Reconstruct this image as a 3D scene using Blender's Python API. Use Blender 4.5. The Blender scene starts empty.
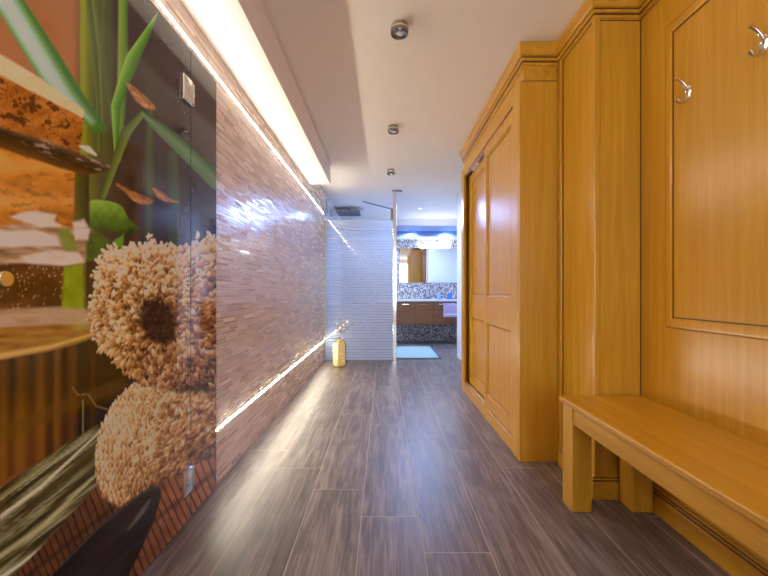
import bpy, bmesh, math, random
import numpy as np
from mathutils import Vector, Matrix
random.seed(7)
sc = bpy.context.scene
COL = sc.collection

# ------------------------------------------------------------------ helpers
def lin(r, g, b):
    f = lambda c: (c/12.92 if c <= 0.04045 else ((c+0.055)/1.055)**2.4)
    return (f(r/255), f(g/255), f(b/255), 1.0)

class MB:
    """collects shapes in one bmesh"""
    def __init__(s): s.bm = bmesh.new()
    def box(s, x0, x1, y0, y1, z0, z1, bev=0.0, seg=2):
        b = bmesh.new()
        r = bmesh.ops.create_cube(b, size=1.0)
        for v in b.verts:
            v.co = Vector(((x0+x1)/2+v.co.x*(x1-x0), (y0+y1)/2+v.co.y*(y1-y0), (z0+z1)/2+v.co.z*(z1-z0)))
        if bev > 0:
            bmesh.ops.bevel(b, geom=list(b.edges), offset=bev, segments=seg, affect='EDGES', profile=0.6)
        s._merge(b); return s
    def _merge(s, b):
        me = bpy.data.meshes.new('t'); b.to_mesh(me); b.free()
        s.bm.from_mesh(me); bpy.data.meshes.remove(me)
    def cyl(s, p0, p1, r0, r1=None, n=24, cap=True):
        r1 = r0 if r1 is None else r1
        p0, p1 = Vector(p0), Vector(p1); d = p1-p0
        b = bmesh.new()
        bmesh.ops.create_cone(b, cap_ends=cap, segments=n, radius1=r0, radius2=r1, depth=d.length)
        M = Matrix.Translation((p0+p1)/2) @ d.to_track_quat('Z', 'Y').to_matrix().to_4x4()
        bmesh.ops.transform(b, matrix=M, verts=b.verts)
        s._merge(b); return s
    def lathe(s, prof, c=(0, 0, 0), axis='Z', n=32, rot=0.0):
        """prof: list of (radius, height); axis direction"""
        b = bmesh.new(); rings = []
        for r, h in prof:
            ring = []
            for k in range(n):
                a = 2*math.pi*k/n+rot
                x, y = r*math.cos(a), r*math.sin(a)
                co = {'Z': (x, y, h), 'X': (h, x, y), 'Y': (x, h, y), '-Z': (x, -y, -h)}[axis]
                ring.append(b.verts.new(Vector(co)+Vector(c)))
            rings.append(ring)
        for a, c2 in zip(rings, rings[1:]):
            for k in range(n):
                b.faces.new((a[k], a[(k+1) % n], c2[(k+1) % n], c2[k]))
        if prof[0][0] > 1e-6: b.faces.new(rings[0][::-1])
        if prof[-1][0] > 1e-6: b.faces.new(rings[-1])
        bmesh.ops.recalc_face_normals(b, faces=b.faces)
        s._merge(b); return s
    def tube(s, pts, rad, n=10):
        pts = [Vector(p) for p in pts]
        if not hasattr(rad, '__len__'): rad = [rad]*len(pts)
        b = bmesh.new(); rings = []
        up = None
        for i, p in enumerate(pts):
            d = (pts[min(i+1, len(pts)-1)]-pts[max(i-1, 0)]).normalized()
            if up is None:
                up = d.orthogonal().normalized()
            up = (up-d*up.dot(d)).normalized(); w = d.cross(up)
            rings.append([b.verts.new(p+(up*math.cos(2*math.pi*k/n)+w*math.sin(2*math.pi*k/n))*rad[i]) for k in range(n)])
        for a, c in zip(rings, rings[1:]):
            for k in range(n): b.faces.new((a[k], a[(k+1) % n], c[(k+1) % n], c[k]))
        b.faces.new(rings[0][::-1]); b.faces.new(rings[-1])
        bmesh.ops.recalc_face_normals(b, faces=b.faces)
        s._merge(b); return s
    def sweep(s, path, prof, closed=False, plane='XY', flip=1):
        """mitred moulding. path 2D points; prof (offset to the left of travel, height). plane XY: height=z.
        plane 'YZ': path in (y,z), height goes along -x from x base given in path tuple[2]"""
        n = len(path); P = [Vector((p[0], p[1])) for p in path]
        offs = []
        for i in range(n):
            def nrm(a, c):
                d = (c-a).normalized(); return Vector((-d.y, d.x))
            if closed: n0, n1 = nrm(P[i-1], P[i]), nrm(P[i], P[(i+1) % n])
            else:
                n0 = nrm(P[i-1], P[i]) if i > 0 else nrm(P[i], P[i+1])
                n1 = nrm(P[i], P[i+1]) if i < n-1 else n0
            m = (n0+n1); m = m/max(1e-6, (1+n0.dot(n1)))
            offs.append(m*flip)
        b = bmesh.new(); rings = []
        for p, o in zip(P, offs):
            ring = []
            for (a, h) in prof:
                q = p+o*a
                co = (q.x, q.y, h) if plane == 'XY' else (h, q.x, q.y)
                ring.append(b.verts.new(co))
            rings.append(ring)
        m = len(prof)
        pairs = list(zip(rings, rings[1:]))+([(rings[-1], rings[0])] if closed else [])
        for a, c in pairs:
            for k in range(m): b.faces.new((a[k], a[(k+1) % m], c[(k+1) % m], c[k]))
        if not closed:
            b.faces.new(rings[0][::-1]); b.faces.new(rings[-1])
        bmesh.ops.recalc_face_normals(b, faces=b.faces)
        s._merge(b); return s
    def build(s, name, mat, parent=None, smooth=False, **props):
        me = bpy.data.meshes.new(name); s.bm.to_mesh(me); s.bm.free()
        me.materials.append(mat)
        if smooth:
            me.polygons.foreach_set('use_smooth', [True]*len(me.polygons))
            me.set_sharp_from_angle(angle=math.radians(38))
        o = bpy.data.objects.new(name, me); COL.objects.link(o)
        if parent: o.parent = parent; o.matrix_parent_inverse = Matrix.Translation(-parent.location)
        for k, v in props.items(): o[k] = v
        return o

def empty(name, loc, label, cat, group=None):
    o = bpy.data.objects.new(name, None); COL.objects.link(o)
    o.location = loc; o.empty_display_size = 0.05
    o['label'] = label; o['category'] = cat
    if group: o['group'] = group
    return o
def tag(o, label, cat, group=None):
    o['label'] = label; o['category'] = cat
    if group: o['group'] = group
    return o
def struct(name, mb, mat, parent=None):
    return mb.build(name, mat, parent, kind='structure')

# ------------------------------------------------------------------ materials
class NT:
    def __init__(s, name):
        s.m = bpy.data.materials.new(name); s.m.use_nodes = True
        s.t = s.m.node_tree; s.t.nodes.clear()
        s.out = s.n('ShaderNodeOutputMaterial')
    def n(s, typ, **kw):
        nd = s.t.nodes.new(typ)
        for k, v in kw.items(): setattr(nd, k, v)
        return nd
    def l(s, a, b): s.t.links.new(a, b)
    def math(s, op, a, b=None, c=None):
        nd = s.n('ShaderNodeMath', operation=op)
        for i, v in enumerate((a, b, c)):
            if v is None: continue
            if isinstance(v, (int, float)): nd.inputs[i].default_value = v
            else: s.l(v, nd.inputs[i])
        return nd.outputs[0]
    def mix(s, f, a, b):
        nd = s.n('ShaderNodeMix', data_type='RGBA')
        for i, v in ((0, f), (6, a), (7, b)):
            if isinstance(v, (int, float)): nd.inputs[i].default_value = v
            elif isinstance(v, tuple): nd.inputs[i].default_value = v
            else: s.l(v, nd.inputs[i])
        return nd.outputs[2]
    def ramp(s, f, stops, interp='LINEAR'):
        nd = s.n('ShaderNodeValToRGB'); nd.color_ramp.interpolation = interp
        e = nd.color_ramp.elements
        while len(e) > 1: e.remove(e[0])
        e[0].position, e[0].color = stops[0]
        for p, c in stops[1:]:
            x = e.new(p); x.color = c
        s.l(f, nd.inputs[0]); return nd.outputs[0]
    def pos(s):
        return s.n('ShaderNodeNewGeometry').outputs['Position']
    def sep(s, v):
        nd = s.n('ShaderNodeSeparateXYZ'); s.l(v, nd.inputs[0]); return nd.outputs
    def comb(s, x, y, z):
        nd = s.n('ShaderNodeCombineXYZ')
        for i, v in enumerate((x, y, z)):
            if isinstance(v, (int, float)): nd.inputs[i].default_value = v
            else: s.l(v, nd.inputs[i])
        return nd.outputs[0]
    def noise(s, v, scale, detail=3, rough=0.55, dist=0.0):
        nd = s.n('ShaderNodeTexNoise'); s.l(v, nd.inputs['Vector'])
        nd.inputs['Scale'].default_value = scale; nd.inputs['Detail'].default_value = detail
        nd.inputs['Roughness'].default_value = rough; nd.inputs['Distortion'].default_value = dist
        return nd.outputs['Fac']
    def mapscale(s, v, sx, sy, sz):
        nd = s.n('ShaderNodeVectorMath', operation='MULTIPLY'); s.l(v, nd.inputs[0])
        nd.inputs[1].default_value = (sx, sy, sz); return nd.outputs[0]
    def white(s, v):
        nd = s.n('ShaderNodeTexWhiteNoise', noise_dimensions='3D'); s.l(v, nd.inputs['Vector']); return nd.outputs
    def bump(s, h, strength, dist=0.01):
        nd = s.n('ShaderNodeBump'); s.l(h, nd.inputs['Height'])
        nd.inputs['Strength'].default_value = strength; nd.inputs['Distance'].default_value = dist
        return nd.outputs[0]
    def bsdf(s, base, rough=0.5, metal=0.0, spec=0.5, normal=None, **kw):
        p = s.n('ShaderNodeBsdfPrincipled')
        for key, v in (('Base Color', base), ('Roughness', rough), ('Metallic', metal), ('Specular IOR Level', spec)):
            if isinstance(v, (int, float, tuple)): p.inputs[key].default_value = v
            else: s.l(v, p.inputs[key])
        if normal is not None: s.l(normal, p.inputs['Normal'])
        for k, v in kw.items(): p.inputs[k.replace('_', ' ')].default_value = v
        s.l(p.outputs[0], s.out.inputs[0]); return p

def simple(name, base, rough=0.5, metal=0.0, spec=0.5, var=0.06, **kw):
    t = NT(name)
    n = t.noise(t.pos(), 9.0, 4)
    d = tuple(c*(1-var) for c in base[:3])+(1,)
    l = tuple(min(1, c*(1+var)) for c in base[:3])+(1,)
    t.bsdf(t.ramp(n, [(0.3, d), (0.7, l)]), rough, metal, spec, **kw)
    return t.m

def wood(name, axis, dark, light, rough=0.27, scale=1.0, spec=0.5):
    t = NT(name); p = t.pos()
    st = {'x': (1.2, 26, 26), 'y': (26, 1.2, 26), 'z': (26, 26, 1.2)}[axis]
    v = t.mapscale(p, *[q*scale for q in st])
    n1 = t.noise(v, 1.0, 5, 0.6, 0.6)
    v2 = t.mapscale(p, *[(q*5.0 if q > 2 else q*4)*scale for q in st])
    n2 = t.noise(v2, 1.0, 3, 0.6)
    n3 = t.noise(p, 1.7, 2)
    f = t.math('ADD', t.math('MULTIPLY', n1, 0.6), t.math('MULTIPLY', n2, 0.25))
    f = t.math('ADD', f, t.math('MULTIPLY', n3, 0.15))
    c = t.ramp(f, [(0.32, dark), (0.52, tuple((a+b)/2 for a, b in zip(dark, light))), (0.68, light)])
    t.bsdf(c, rough, 0, spec, t.bump(n2, 0.04, 0.002))
    return t.m

W_D, W_L = (0.50, 0.228, 0.012, 1), (0.68, 0.370, 0.032, 1)
M = {}
M['wood_z'] = wood('honey_wood_upright', 'z', W_D, W_L)
M['wood_m'] = wood('honey_wood_moulding', 'z', W_D, W_L, 0.55, 1.0, 0.25)
M['wood_y'] = wood('honey_wood_lengthwise', 'y', W_D, W_L)
M['wood_x'] = wood('honey_wood_crosswise', 'x', W_D, W_L)
V_D, V_L = (0.17, 0.060, 0.016, 1), (0.31, 0.120, 0.034, 1)
M['vanity'] = wood('walnut_front', 'x', V_D, V_L, 0.35)
M['groove'] = wood('dark_stained_groove', 'y', (0.075, 0.026, 0.006, 1), (0.12, 0.045, 0.010, 1), 0.4)
M['ceiling'] = simple('ceiling_paint', lin(238, 232, 226), 0.75, var=0.015)
M['white'] = simple('white_paint', lin(232, 231, 232), 0.6, var=0.015)
M['bulk'] = simple('bulkhead_paint', lin(236, 232, 236), 0.7, var=0.01)
M['chrome'] = simple('chrome', (0.80, 0.79, 0.77, 1), 0.12, 1.0, var=0.02)
M['nickel'] = simple('satin_nickel', (0.74, 0.68, 0.60, 1), 0.22, 1.0, var=0.03)
M['facet'] = simple('smoked_chrome', (0.30, 0.29, 0.27, 1), 0.1, 1.0, var=0.1)
M['steel'] = simple('brushed_steel', (0.62, 0.60, 0.57, 1), 0.30, 1.0, var=0.04)
M['brass'] = simple('brass_edge', (0.66, 0.50, 0.24, 1), 0.3, 1.0, var=0.05)
M['alu'] = simple('aluminium_track', (0.72, 0.72, 0.72, 1), 0.35, 1.0, var=0.03)
M['dark'] = simple('dark_plastic', (0.03, 0.03, 0.035, 1), 0.4)
M['counter'] = simple('white_worktop', lin(225, 232, 240), 0.25, var=0.02)
M['grey'] = simple('grey_metal', (0.22, 0.23, 0.25, 1), 0.35, 0.8)

def emit(name, col, strength):
    t = NT(name); e = t.n('ShaderNodeEmission')
    e.inputs[0].default_value = col; e.inputs[1].default_value = strength
    t.l(e.outputs[0], t.out.inputs[0]); return t.m
LEDW = (1.0, 0.90, 0.69, 1)
BLUE = (0.36, 0.53, 1.0)
M['led'] = emit('led_diffuser', LEDW, 46.0)
M['led_low'] = emit('low_led_diffuser', LEDW, 80.0)
M['lamp'] = simple('halogen_glass', (0.75, 0.74, 0.72, 1), 0.1)
M['lampb'] = emit('cool_lamp_lens', (0.82, 0.9, 1.0, 1), 30.0)
M['tube'] = emit('mirror_tube', (0.88, 0.94, 1.0, 1), 14.0)

# floor : wood-look porcelain planks along y, staggered by a fifth
def floor_mat():
    t = NT('plank_tile_floor'); p = t.pos(); X, Y, Z = t.sep(p)
    W, L = 0.2515, 1.2075
    cx = t.math('DIVIDE', t.math('ADD', X, 0.099), W); col = t.math('FLOOR', cx)
    cy = t.math('DIVIDE', t.math('ADD', t.math('SUBTRACT', Y, 1.755), t.math('MULTIPLY', col, 0.2415)), L)
    row = t.math('FLOOR', cy)
    fx = t.math('MULTIPLY', t.math('FRACT', cx), W); fy = t.math('MULTIPLY', t.math('FRACT', cy), L)
    dx = t.math('MINIMUM', fx, t.math('SUBTRACT', W, fx)); dy = t.math('MINIMUM', fy, t.math('SUBTRACT', L, fy))
    d = t.math('MINIMUM', dx, dy)
    g = t.n('ShaderNodeMapRange', interpolation_type='SMOOTHSTEP'); t.l(d, g.inputs[0])
    g.inputs[1].default_value = 0.0009; g.inputs[2].default_value = 0.0025
    g.inputs[3].default_value = 1.0; g.inputs[4].default_value = 0.0
    wn = t.white(t.comb(col, row, 3.0))
    off = t.n('ShaderNodeVectorMath', operation='ADD'); t.l(p, off.inputs[0])
    sc_ = t.n('ShaderNodeVectorMath', operation='SCALE'); t.l(wn[1], sc_.inputs[0]); sc_.inputs[3].default_value = 9.0
    t.l(sc_.outputs[0], off.inputs[1]); q = off.outputs[0]
    n1 = t.noise(t.mapscale(q, 20, 1.7, 1), 1.0, 5, 0.6, 1.2)
    n2 = t.noise(t.mapscale(q, 110, 4, 1), 1.0, 5, 0.65)
    n3 = t.noise(t.mapscale(q, 5, 3.0, 1), 1.0, 3, 0.5, 1.5)
    f = t.math('ADD', t.math('MULTIPLY', n1, 0.45), t.math('MULTIPLY', n2, 0.4))
    f = t.math('ADD', f, t.math('MULTIPLY', n3, 0.15))
    c = t.ramp(f, [(0.32, lin(60, 51, 50)), (0.48, lin(110, 97, 94)), (0.64, lin(160, 148, 143))])
    v = t.n('ShaderNodeHueSaturation'); t.l(c, v.inputs['Color'])
    t.l(t.math('ADD', 0.86, t.math('MULTIPLY', wn[0], 0.28)), v.inputs['Value'])
    # knots
    vo = t.n('ShaderNodeTexVoronoi'); t.l(t.mapscale(q, 3.2, 1.3, 1), vo.inputs['Vector']); vo.inputs['Scale'].default_value = 1.0
    kn = t.n('ShaderNodeMapRange'); t.l(vo.outputs['Distance'], kn.inputs[0])
    kn.inputs[1].default_value = 0.02; kn.inputs[2].default_value = 0.13; kn.inputs[3].default_value = 0.45; kn.inputs[4].default_value = 0.0
    c = t.mix(kn.outputs[0], v.outputs[0], lin(58, 44, 40))
    c = t.mix(g.outputs[0], c, lin(190, 172, 152))
    h = t.math('SUBTRACT', t.math('MULTIPLY', n2, 0.5), t.math('MULTIPLY', g.outputs[0], 0.8))
    r = t.math('ADD', 0.30, t.math('MULTIPLY', n2, 0.16))
    t.bsdf(c, r, 0, 0.45, t.bump(h, 0.30, 0.003))
    return t.m
M['floor'] = floor_mat()

# strips of glossy linear mosaic (beige / brown), long side along y
def strip_mat():
    t = NT('linear_glass_mosaic'); p = t.pos(); X, Y, Z = t.sep(p)
    H = 0.0165
    rz = t.math('DIVIDE', Z, H); row = t.math('FLOOR', rz)
    rr = t.white(t.comb(row, 1.0, 7.0))
    Lr = t.math('ADD', 0.11, t.math('MULTIPLY', t.sep(rr[1])[1], 0.09))
    cy = t.math('ADD', t.math('DIVIDE', Y, Lr), t.math('MULTIPLY', rr[0], 13.0)); col = t.math('FLOOR', cy)
    w = t.white(t.comb(row, col, 2.0)); a, b, c3 = t.sep(w[1])
    fz = t.math('MULTIPLY', t.math('FRACT', rz), H); fy = t.math('MULTIPLY', t.math('FRACT', cy), Lr)
    d = t.math('MINIMUM', t.math('MINIMUM', fz, t.math('SUBTRACT', H, fz)), t.math('MINIMUM', fy, t.math('SUBTRACT', Lr, fy)))
    g = t.n('ShaderNodeMapRange', interpolation_type='SMOOTHSTEP'); t.l(d, g.inputs[0])
    g.inputs[1].default_value = 0.0010; g.inputs[2].default_value = 0.0024; g.inputs[3].default_value = 1.0; g.inputs[4].default_value = 0.0
    n = t.noise(t.mapscale(p, 1, 14, 120), 1.0, 3)
    f = t.math('ADD', t.math('MULTIPLY', a, 0.75), t.math('MULTIPLY', n, 0.25))
    c = t.ramp(f, [(0.10, lin(190, 156, 138)), (0.38, lin(216, 188, 171)), (0.65, lin(229, 206, 192)), (0.92, lin(242, 226, 215))])
    c = t.mix(g.outputs[0], c, lin(243, 234, 227))
    tilt = t.comb(0.0, t.math('MULTIPLY', t.math('SUBTRACT', b, 0.5), 0.035), t.math('MULTIPLY', t.math('SUBTRACT', c3, 0.5), 0.075))
    geo = t.n('ShaderNodeNewGeometry')
    add = t.n('ShaderNodeVectorMath', operation='ADD'); t.l(geo.outputs['Normal'], add.inputs[0]); t.l(tilt, add.inputs[1])
    nm = t.n('ShaderNodeVectorMath', operation='NORMALIZE'); t.l(add.outputs[0], nm.inputs[0])
    bp = t.n('ShaderNodeBump'); t.l(t.math('SUBTRACT', t.math('MULTIPLY', n, 0.15), g.outputs[0]), bp.inputs['Height'])
    bp.inputs['Strength'].default_value = 0.45; bp.inputs['Distance'].default_value = 0.0015
    t.l(nm.outputs[0], bp.inputs['Normal'])
    t.bsdf(c, t.math('ADD', 0.10, t.math('MULTIPLY', b, 0.22)), 0, 0.55, bp.outputs[0])
    return t.m
M['strip'] = strip_mat()

def mosaic_mat(name, cell, stops, grout, rough=0.2, aspect=1.0):
    t = NT(name); p = t.pos()
    q = t.mapscale(p, 1/(cell*aspect), 1/(cell*aspect), 1/cell)
    add = t.n('ShaderNodeVectorMath', operation='ADD'); t.l(q, add.inputs[0]); add.inputs[1].default_value = (0.31, 0.37, 0.23)
    q = add.outputs[0]
    fl = t.n('ShaderNodeVectorMath', operation='FLOOR'); t.l(q, fl.inputs[0])
    fr = t.n('ShaderNodeVectorMath', operation='FRACTION'); t.l(q, fr.inputs[0])
    w = t.white(fl.outputs[0])
    c = t.ramp(w[0], stops, 'CONSTANT')
    fx, fy, fz = t.sep(fr.outputs[0])
    dz = t.math('MINIMUM', fz, t.math('SUBTRACT', 1.0, fz))
    dx = t.math('MINIMUM', fx, t.math('SUBTRACT', 1.0, fx))
    d = t.math('MINIMUM', dz, dx)
    c = t.mix(t.math('LESS_THAN', d, 0.05), c, grout)
    t.bsdf(c, rough, 0, 0.5)
    return t.m
M['mosaic'] = mosaic_mat('pebble_mosaic', 0.021, [(0.0, lin(58, 54, 56)), (0.24, lin(120, 108, 100)), (0.45, lin(205, 200, 198)), (0.75, lin(158, 150, 148))], lin(190, 188, 186))
M['showertile'] = mosaic_mat('white_strip_mosaic', 0.040, [(0.0, lin(60, 62, 72)), (0.07, lin(226, 228, 232)), (0.5, lin(236, 238, 242)), (0.93, lin(170, 176, 188))], lin(205, 208, 212), aspect=1.7)

# frosted striped glass
def screen_mat():
    t = NT('striped_frosted_glass'); p = t.pos(); X, Y, Z = t.sep(p)
    f = t.math('FRACT', t.math('DIVIDE', Z, 0.0385))
    clear = t.math('LESS_THAN', f, 0.15)
    fr = t.n('ShaderNodeBsdfPrincipled'); fr.inputs['Base Color'].default_value = lin(206, 217, 238); fr.inputs['Roughness'].default_value = 0.06
    tl = t.n('ShaderNodeBsdfTranslucent'); tl.inputs[0].default_value = lin(232, 240, 250)
    m1 = t.n('ShaderNodeMixShader'); m1.inputs[0].default_value = 0.45
    t.l(fr.outputs[0], m1.inputs[1]); t.l(tl.outputs[0], m1.inputs[2])
    tr0 = t.n('ShaderNodeBsdfTransparent'); m0 = t.n('ShaderNodeMixShader'); m0.inputs[0].default_value = 0.28
    t.l(m1.outputs[0], m0.inputs[1]); t.l(tr0.outputs[0], m0.inputs[2])
    tr = t.n('ShaderNodeBsdfTransparent'); tr.inputs[0].default_value = (0.86, 0.9, 0.93, 1)
    gl = t.n('ShaderNodeBsdfGlossy'); gl.inputs['Roughness'].default_value = 0.03
    fz = t.n('ShaderNodeFresnel'); fz.inputs[0].default_value = 1.5
    m2 = t.n('ShaderNodeMixShader'); t.l(fz.outputs[0], m2.inputs[0]); t.l(tr.outputs[0], m2.inputs[1]); t.l(gl.outputs[0], m2.inputs[2])
    m3 = t.n('ShaderNodeMixShader'); t.l(clear, m3.inputs[0]); t.l(m0.outputs[0], m3.inputs[1]); t.l(m2.outputs[0], m3.inputs[2])
    m4 = t.n('ShaderNodeMixShader'); f4 = t.math('MULTIPLY', fz.outputs[0], 0.8); t.l(f4, m4.inputs[0]); t.l(m3.outputs[0], m4.inputs[1]); t.l(gl.outputs[0], m4.inputs[2])
    t.l(m4.outputs[0], t.out.inputs[0]); return t.m
M['screen'] = screen_mat()
M['mirror'] = simple('mirror_silver', (0.86, 0.88, 0.90, 1), 0.02, 1.0, var=0.005)
M['clearblue'] = simple('blue_glass_bottle', lin(60, 110, 200), 0.1, var=0.05)
M['paleblue'] = simple('pale_blue_bottle', lin(130, 170, 225), 0.15, var=0.05)
def gold_mat():
    t = NT('hammered_gold'); p = t.pos()
    vo = t.n('ShaderNodeTexVoronoi'); t.l(p, vo.inputs['Vector']); vo.inputs['Scale'].default_value = 48.0
    c = t.ramp(vo.outputs['Distance'], [(0.1, lin(252, 244, 208)), (0.6, lin(228, 204, 136))])
    t.bsdf(c, 0.35, 0.1, 0.5, t.bump(vo.outputs['Distance'], 0.7, 0.006)); return t.m
M['gold'] = gold_mat()
def fabric(name, a, b, scale=90):
    t = NT(name); n = t.noise(t.pos(), scale, 4, 0.7)
    t.bsdf(t.ramp(n, [(0.3, a), (0.7, b)]), 0.95, 0, 0.1, t.bump(n, 0.6, 0.006)); return t.m
M['mat'] = fabric('blue_bath_mat_pile', lin(148, 172, 166), lin(184, 202, 194))
M['mat_edge'] = fabric('mat_edge', lin(52, 84, 104), lin(74, 106, 124))
M['towel'] = fabric('lilac_towel', lin(178, 160, 196), lin(205, 190, 218))
M['towelband'] = fabric('towel_band', lin(226, 214, 232), lin(240, 232, 244))
M['dry'] = simple('dried_stem', lin(150, 116, 70), 0.8, var=0.2)

# ------------------------------------------------------------------ key dimensions (metres, y = depth)
CH = 2.42           # ceiling
LX = -0.85          # left wall face
WX = 0.785          # wardrobe front
PX = 1.012          # pilaster face
RX = 1.23           # recessed wall face
YB = -2.4           # wall behind the camera
Y_SCR, Y_BACK = 5.70, 7.90

# ------------------------------------------------------------------ setting
struct('floor', MB().box(-1.1, 2.0, YB-0.1, 8.9, -0.1, 0), M['floor'])
struct('ceiling', MB().box(-1.1, 2.0, YB-0.1, 8.9, CH, CH+0.1), M['ceiling'])
struct('wall_left', MB().box(-1.0, LX, YB-0.1, Y_SCR, 0, CH), M['strip'])
struct('wall_shower', MB().box(-1.0, LX, Y_SCR, 8.9, 0, CH), M['showertile'])
WA, WB_ = 0.36, 1.16
b = MB().box(-1.0, WA, YB-0.1, YB, 0, CH); b.box(WB_, 1.6, YB-0.1, YB, 0, CH); b.box(WA, WB_, YB-0.1, YB, 0, 0.45); b.box(WA, WB_, YB-0.1, YB, 2.25, CH)
struct('wall_front', b, M['white'])                                # behind the camera, with an opening for the added fill window
M['fill_glow'] = emit('fill_pane_glow', (0.80, 0.89, 1.0, 1), 3.0)  # glow of the made-up window, brightens the corridor from behind
wf = MB().box(WA, WA+0.05, YB-0.08, YB-0.02, 0.45, 2.25); wf.box(WB_-0.05, WB_, YB-0.08, YB-0.02, 0.45, 2.25)
wf.box(WA+0.05, WB_-0.05, YB-0.08, YB-0.02, 0.45, 0.5); wf.box(WA+0.05, WB_-0.05, YB-0.08, YB-0.02, 2.2, 2.25)
wo = struct('fill_window_1', wf, M['white'])  # unseen window, added only as a source of fill light
struct('fill_window_pane', MB().box(WA+0.05, WB_-0.05, YB-0.06, YB-0.05, 0.5, 2.2), M['fill_glow'], wo)
b = MB().box(LX, -0.607, YB, 4.54, 2.20, CH)
struct('trim_1', b, M['bulk'])                                     # boxed bulkhead along the left wall
# vanity wall with a deep lit niche above it
struct('wall_back', MB().box(-1.0, 2.0, Y_BACK, Y_BACK+0.12, 0, 2.01), M['mosaic'])
struct('trim_2', MB().box(-1.0, 2.0, Y_BACK-0.02, Y_BACK+0.14, 2.01, 2.06, 0.004), M['white'])
struct('trim_3', MB().box(-1.0, 2.0, Y_BACK, Y_BACK+0.78, 2.29, CH), M['white'])
M['niche'] = simple('niche_blue_light_tint', lin(150, 180, 235), 0.5, var=0.02)  # white niche wall; the blue light falling on it is put into the colour
struct('wall_niche', MB().box(-1.0, 2.0, 8.68, 8.8, 1.9, CH), M['niche'])
struct('wall_bathroom_right', MB().box(1.78, 1.9, 5.9, 8.9, 0, CH), M['white'])
struct('wall_jamb', MB().box(1.10, 1.9, 4.10, 6.03, 0, CH), M['white'])
d1 = struct('added_door_1', MB().box(1.075, 1.099, 4.40, 5.25, 0.005, 2.05, 0.003), M['vanity'])  # unseen door, added to dim the white wall's reflection in the glass
MB().lathe([(0.024, 0), (0.024, -0.006), (0.008, -0.008), (0.008, -0.05), (0, -0.052)], (1.075, 5.17, 1.02), 'X', 16).tube([(1.03, 5.17, 1.02), (1.03, 5.06, 1.02)], 0.008).build('added_door_handle', M['chrome'], d1, kind='structure')
b = MB().box(1.07, 1.0995, 4.32, 4.395, 0, 2.13, 0.003); b.box(1.07, 1.0995, 5.255, 5.33, 0, 2.13, 0.003); b.box(1.07, 1.0995, 4.395, 5.255, 2.055, 2.13, 0.003)
struct('trim_11', b, M['vanity'])  # frame of the added door
struct('trim_4', MB().box(LX-0.001, LX+0.012, Y_SCR-0.035, Y_SCR-0.012, 0, 2.0, 0.002), M['brass'])
# right: panelled wall with pilaster
struct('wall_right', MB().box(RX, 1.4, YB, 1.92, 0, CH), M['wood_z'])
b = MB().box(PX, 1.4, 1.92, 2.314, 0, CH, 0.004)
struct('wall_pilaster', b, M['wood_z'])
b = MB()
b.box(PX-0.006, PX+0.02, 2.275, 2.314, 0.0, 2.30, 0.003)           # bead by the wardrobe
b.cyl((PX-0.006, 2.270, 0.0), (PX-0.006, 2.270, 2.30), 0.006, n=12)
b.box(PX-0.006, PX+0.022, 1.912, 1.94, 0.11, 2.30, 0.004)          # corner bead
struct('trim_5', b, M['wood_z'])
CORN = [(0, 2.298), (0.006, 2.298), (0.006, 2.318), (0.013, 2.318), (0.016, 2.322), (0.016, 2.331), (0.011, 2.334), (0.011, 2.340),
        (0.020, 2.343), (0.026, 2.352), (0.027, 2.415), (0.024, CH), (0, CH)]
path = [(RX, YB), (RX, 1.92), (PX, 1.92), (PX, 2.314)]
struct('trim_6', MB().sweep(path, CORN), M['wood_y'])
BASE = [(0, 0), (0.022, 0), (0.022, 0.075), (0.018, 0.080), (0.018, 0.086), (0.012, 0.092), (0.012, 0.098), (0.006, 0.108), (0, 0.110)]
struct('baseboard_right', MB().sweep([(RX, YB), (RX, 1.92), (PX, 1.92), (PX, 2.27)], BASE), M['wood_y'])
# raised moulding frame on the recessed wall
FR = [(0, 0.001), (0, -0.002), (0.005, -0.005), (0.012, -0.0055), (0.030, -0.0055), (0.037, -0.004), (0.041, -0.002), (0.041, 0.001)]
fr = [(1.745, 0.832), (1.745, 2.135), (-1.2, 2.135), (-1.2, 0.832)]
b = MB().sweep(fr, [(a, RX+h) for a, h in FR], closed=True, plane='YZ')
struct('trim_7', b, M['wood_z'])

# dark stained grooves of the mouldings
GR = lambda a0, a1, z0, z1: [(a0, z0), (a1, z0), (a1, z1), (a0, z1)]
GROOVES = (GR(0, 0.0068, 2.311, 2.3175), GR(0.005, 0.0118, 2.3335, 2.3405), GR(0, 0.0012, 2.286, 2.2905))
b = MB()
for g in GROOVES: b.sweep(path, g)
struct('trim_8', b, M['groove'])
b = MB()
def off(rect, d):
    (y1, za), (_, zb), (y0, _), _ = rect
    return [(y1+d, za-d), (y1+d, zb+d), (y0-d, zb+d), (y0-d, za-d)]
for d in (0.0, -0.044):
    b.sweep(off(fr, d), [(-0.001, RX), (-0.001, RX-0.0024), (0.0035, RX-0.0024), (0.0035, RX)], closed=True, plane='YZ')
struct('trim_9', b, M['groove'])
b = MB()
b.box(PX-0.0012, PX+0.001, 2.255, 2.260, 0.0, 2.29); b.box(PX-0.0068, PX+0.001, 2.2765, 2.280, 0.0, 2.29)
b.box(1.036, 1.0372, 1.9192, 1.921, 0.11, 2.29)
b.box(RX-0.0012, RX+0.001, 1.913, 1.9205, 0.11, 2.29)
for z in (0.0845, 0.0965): b.sweep([(RX, YB), (RX, 1.92), (PX, 1.92), (PX, 2.27)], GR(0, 0.0188 if z < 0.09 else 0.0128, z, z+0.0045))
struct('trim_10', b, M['groove'])

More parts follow.
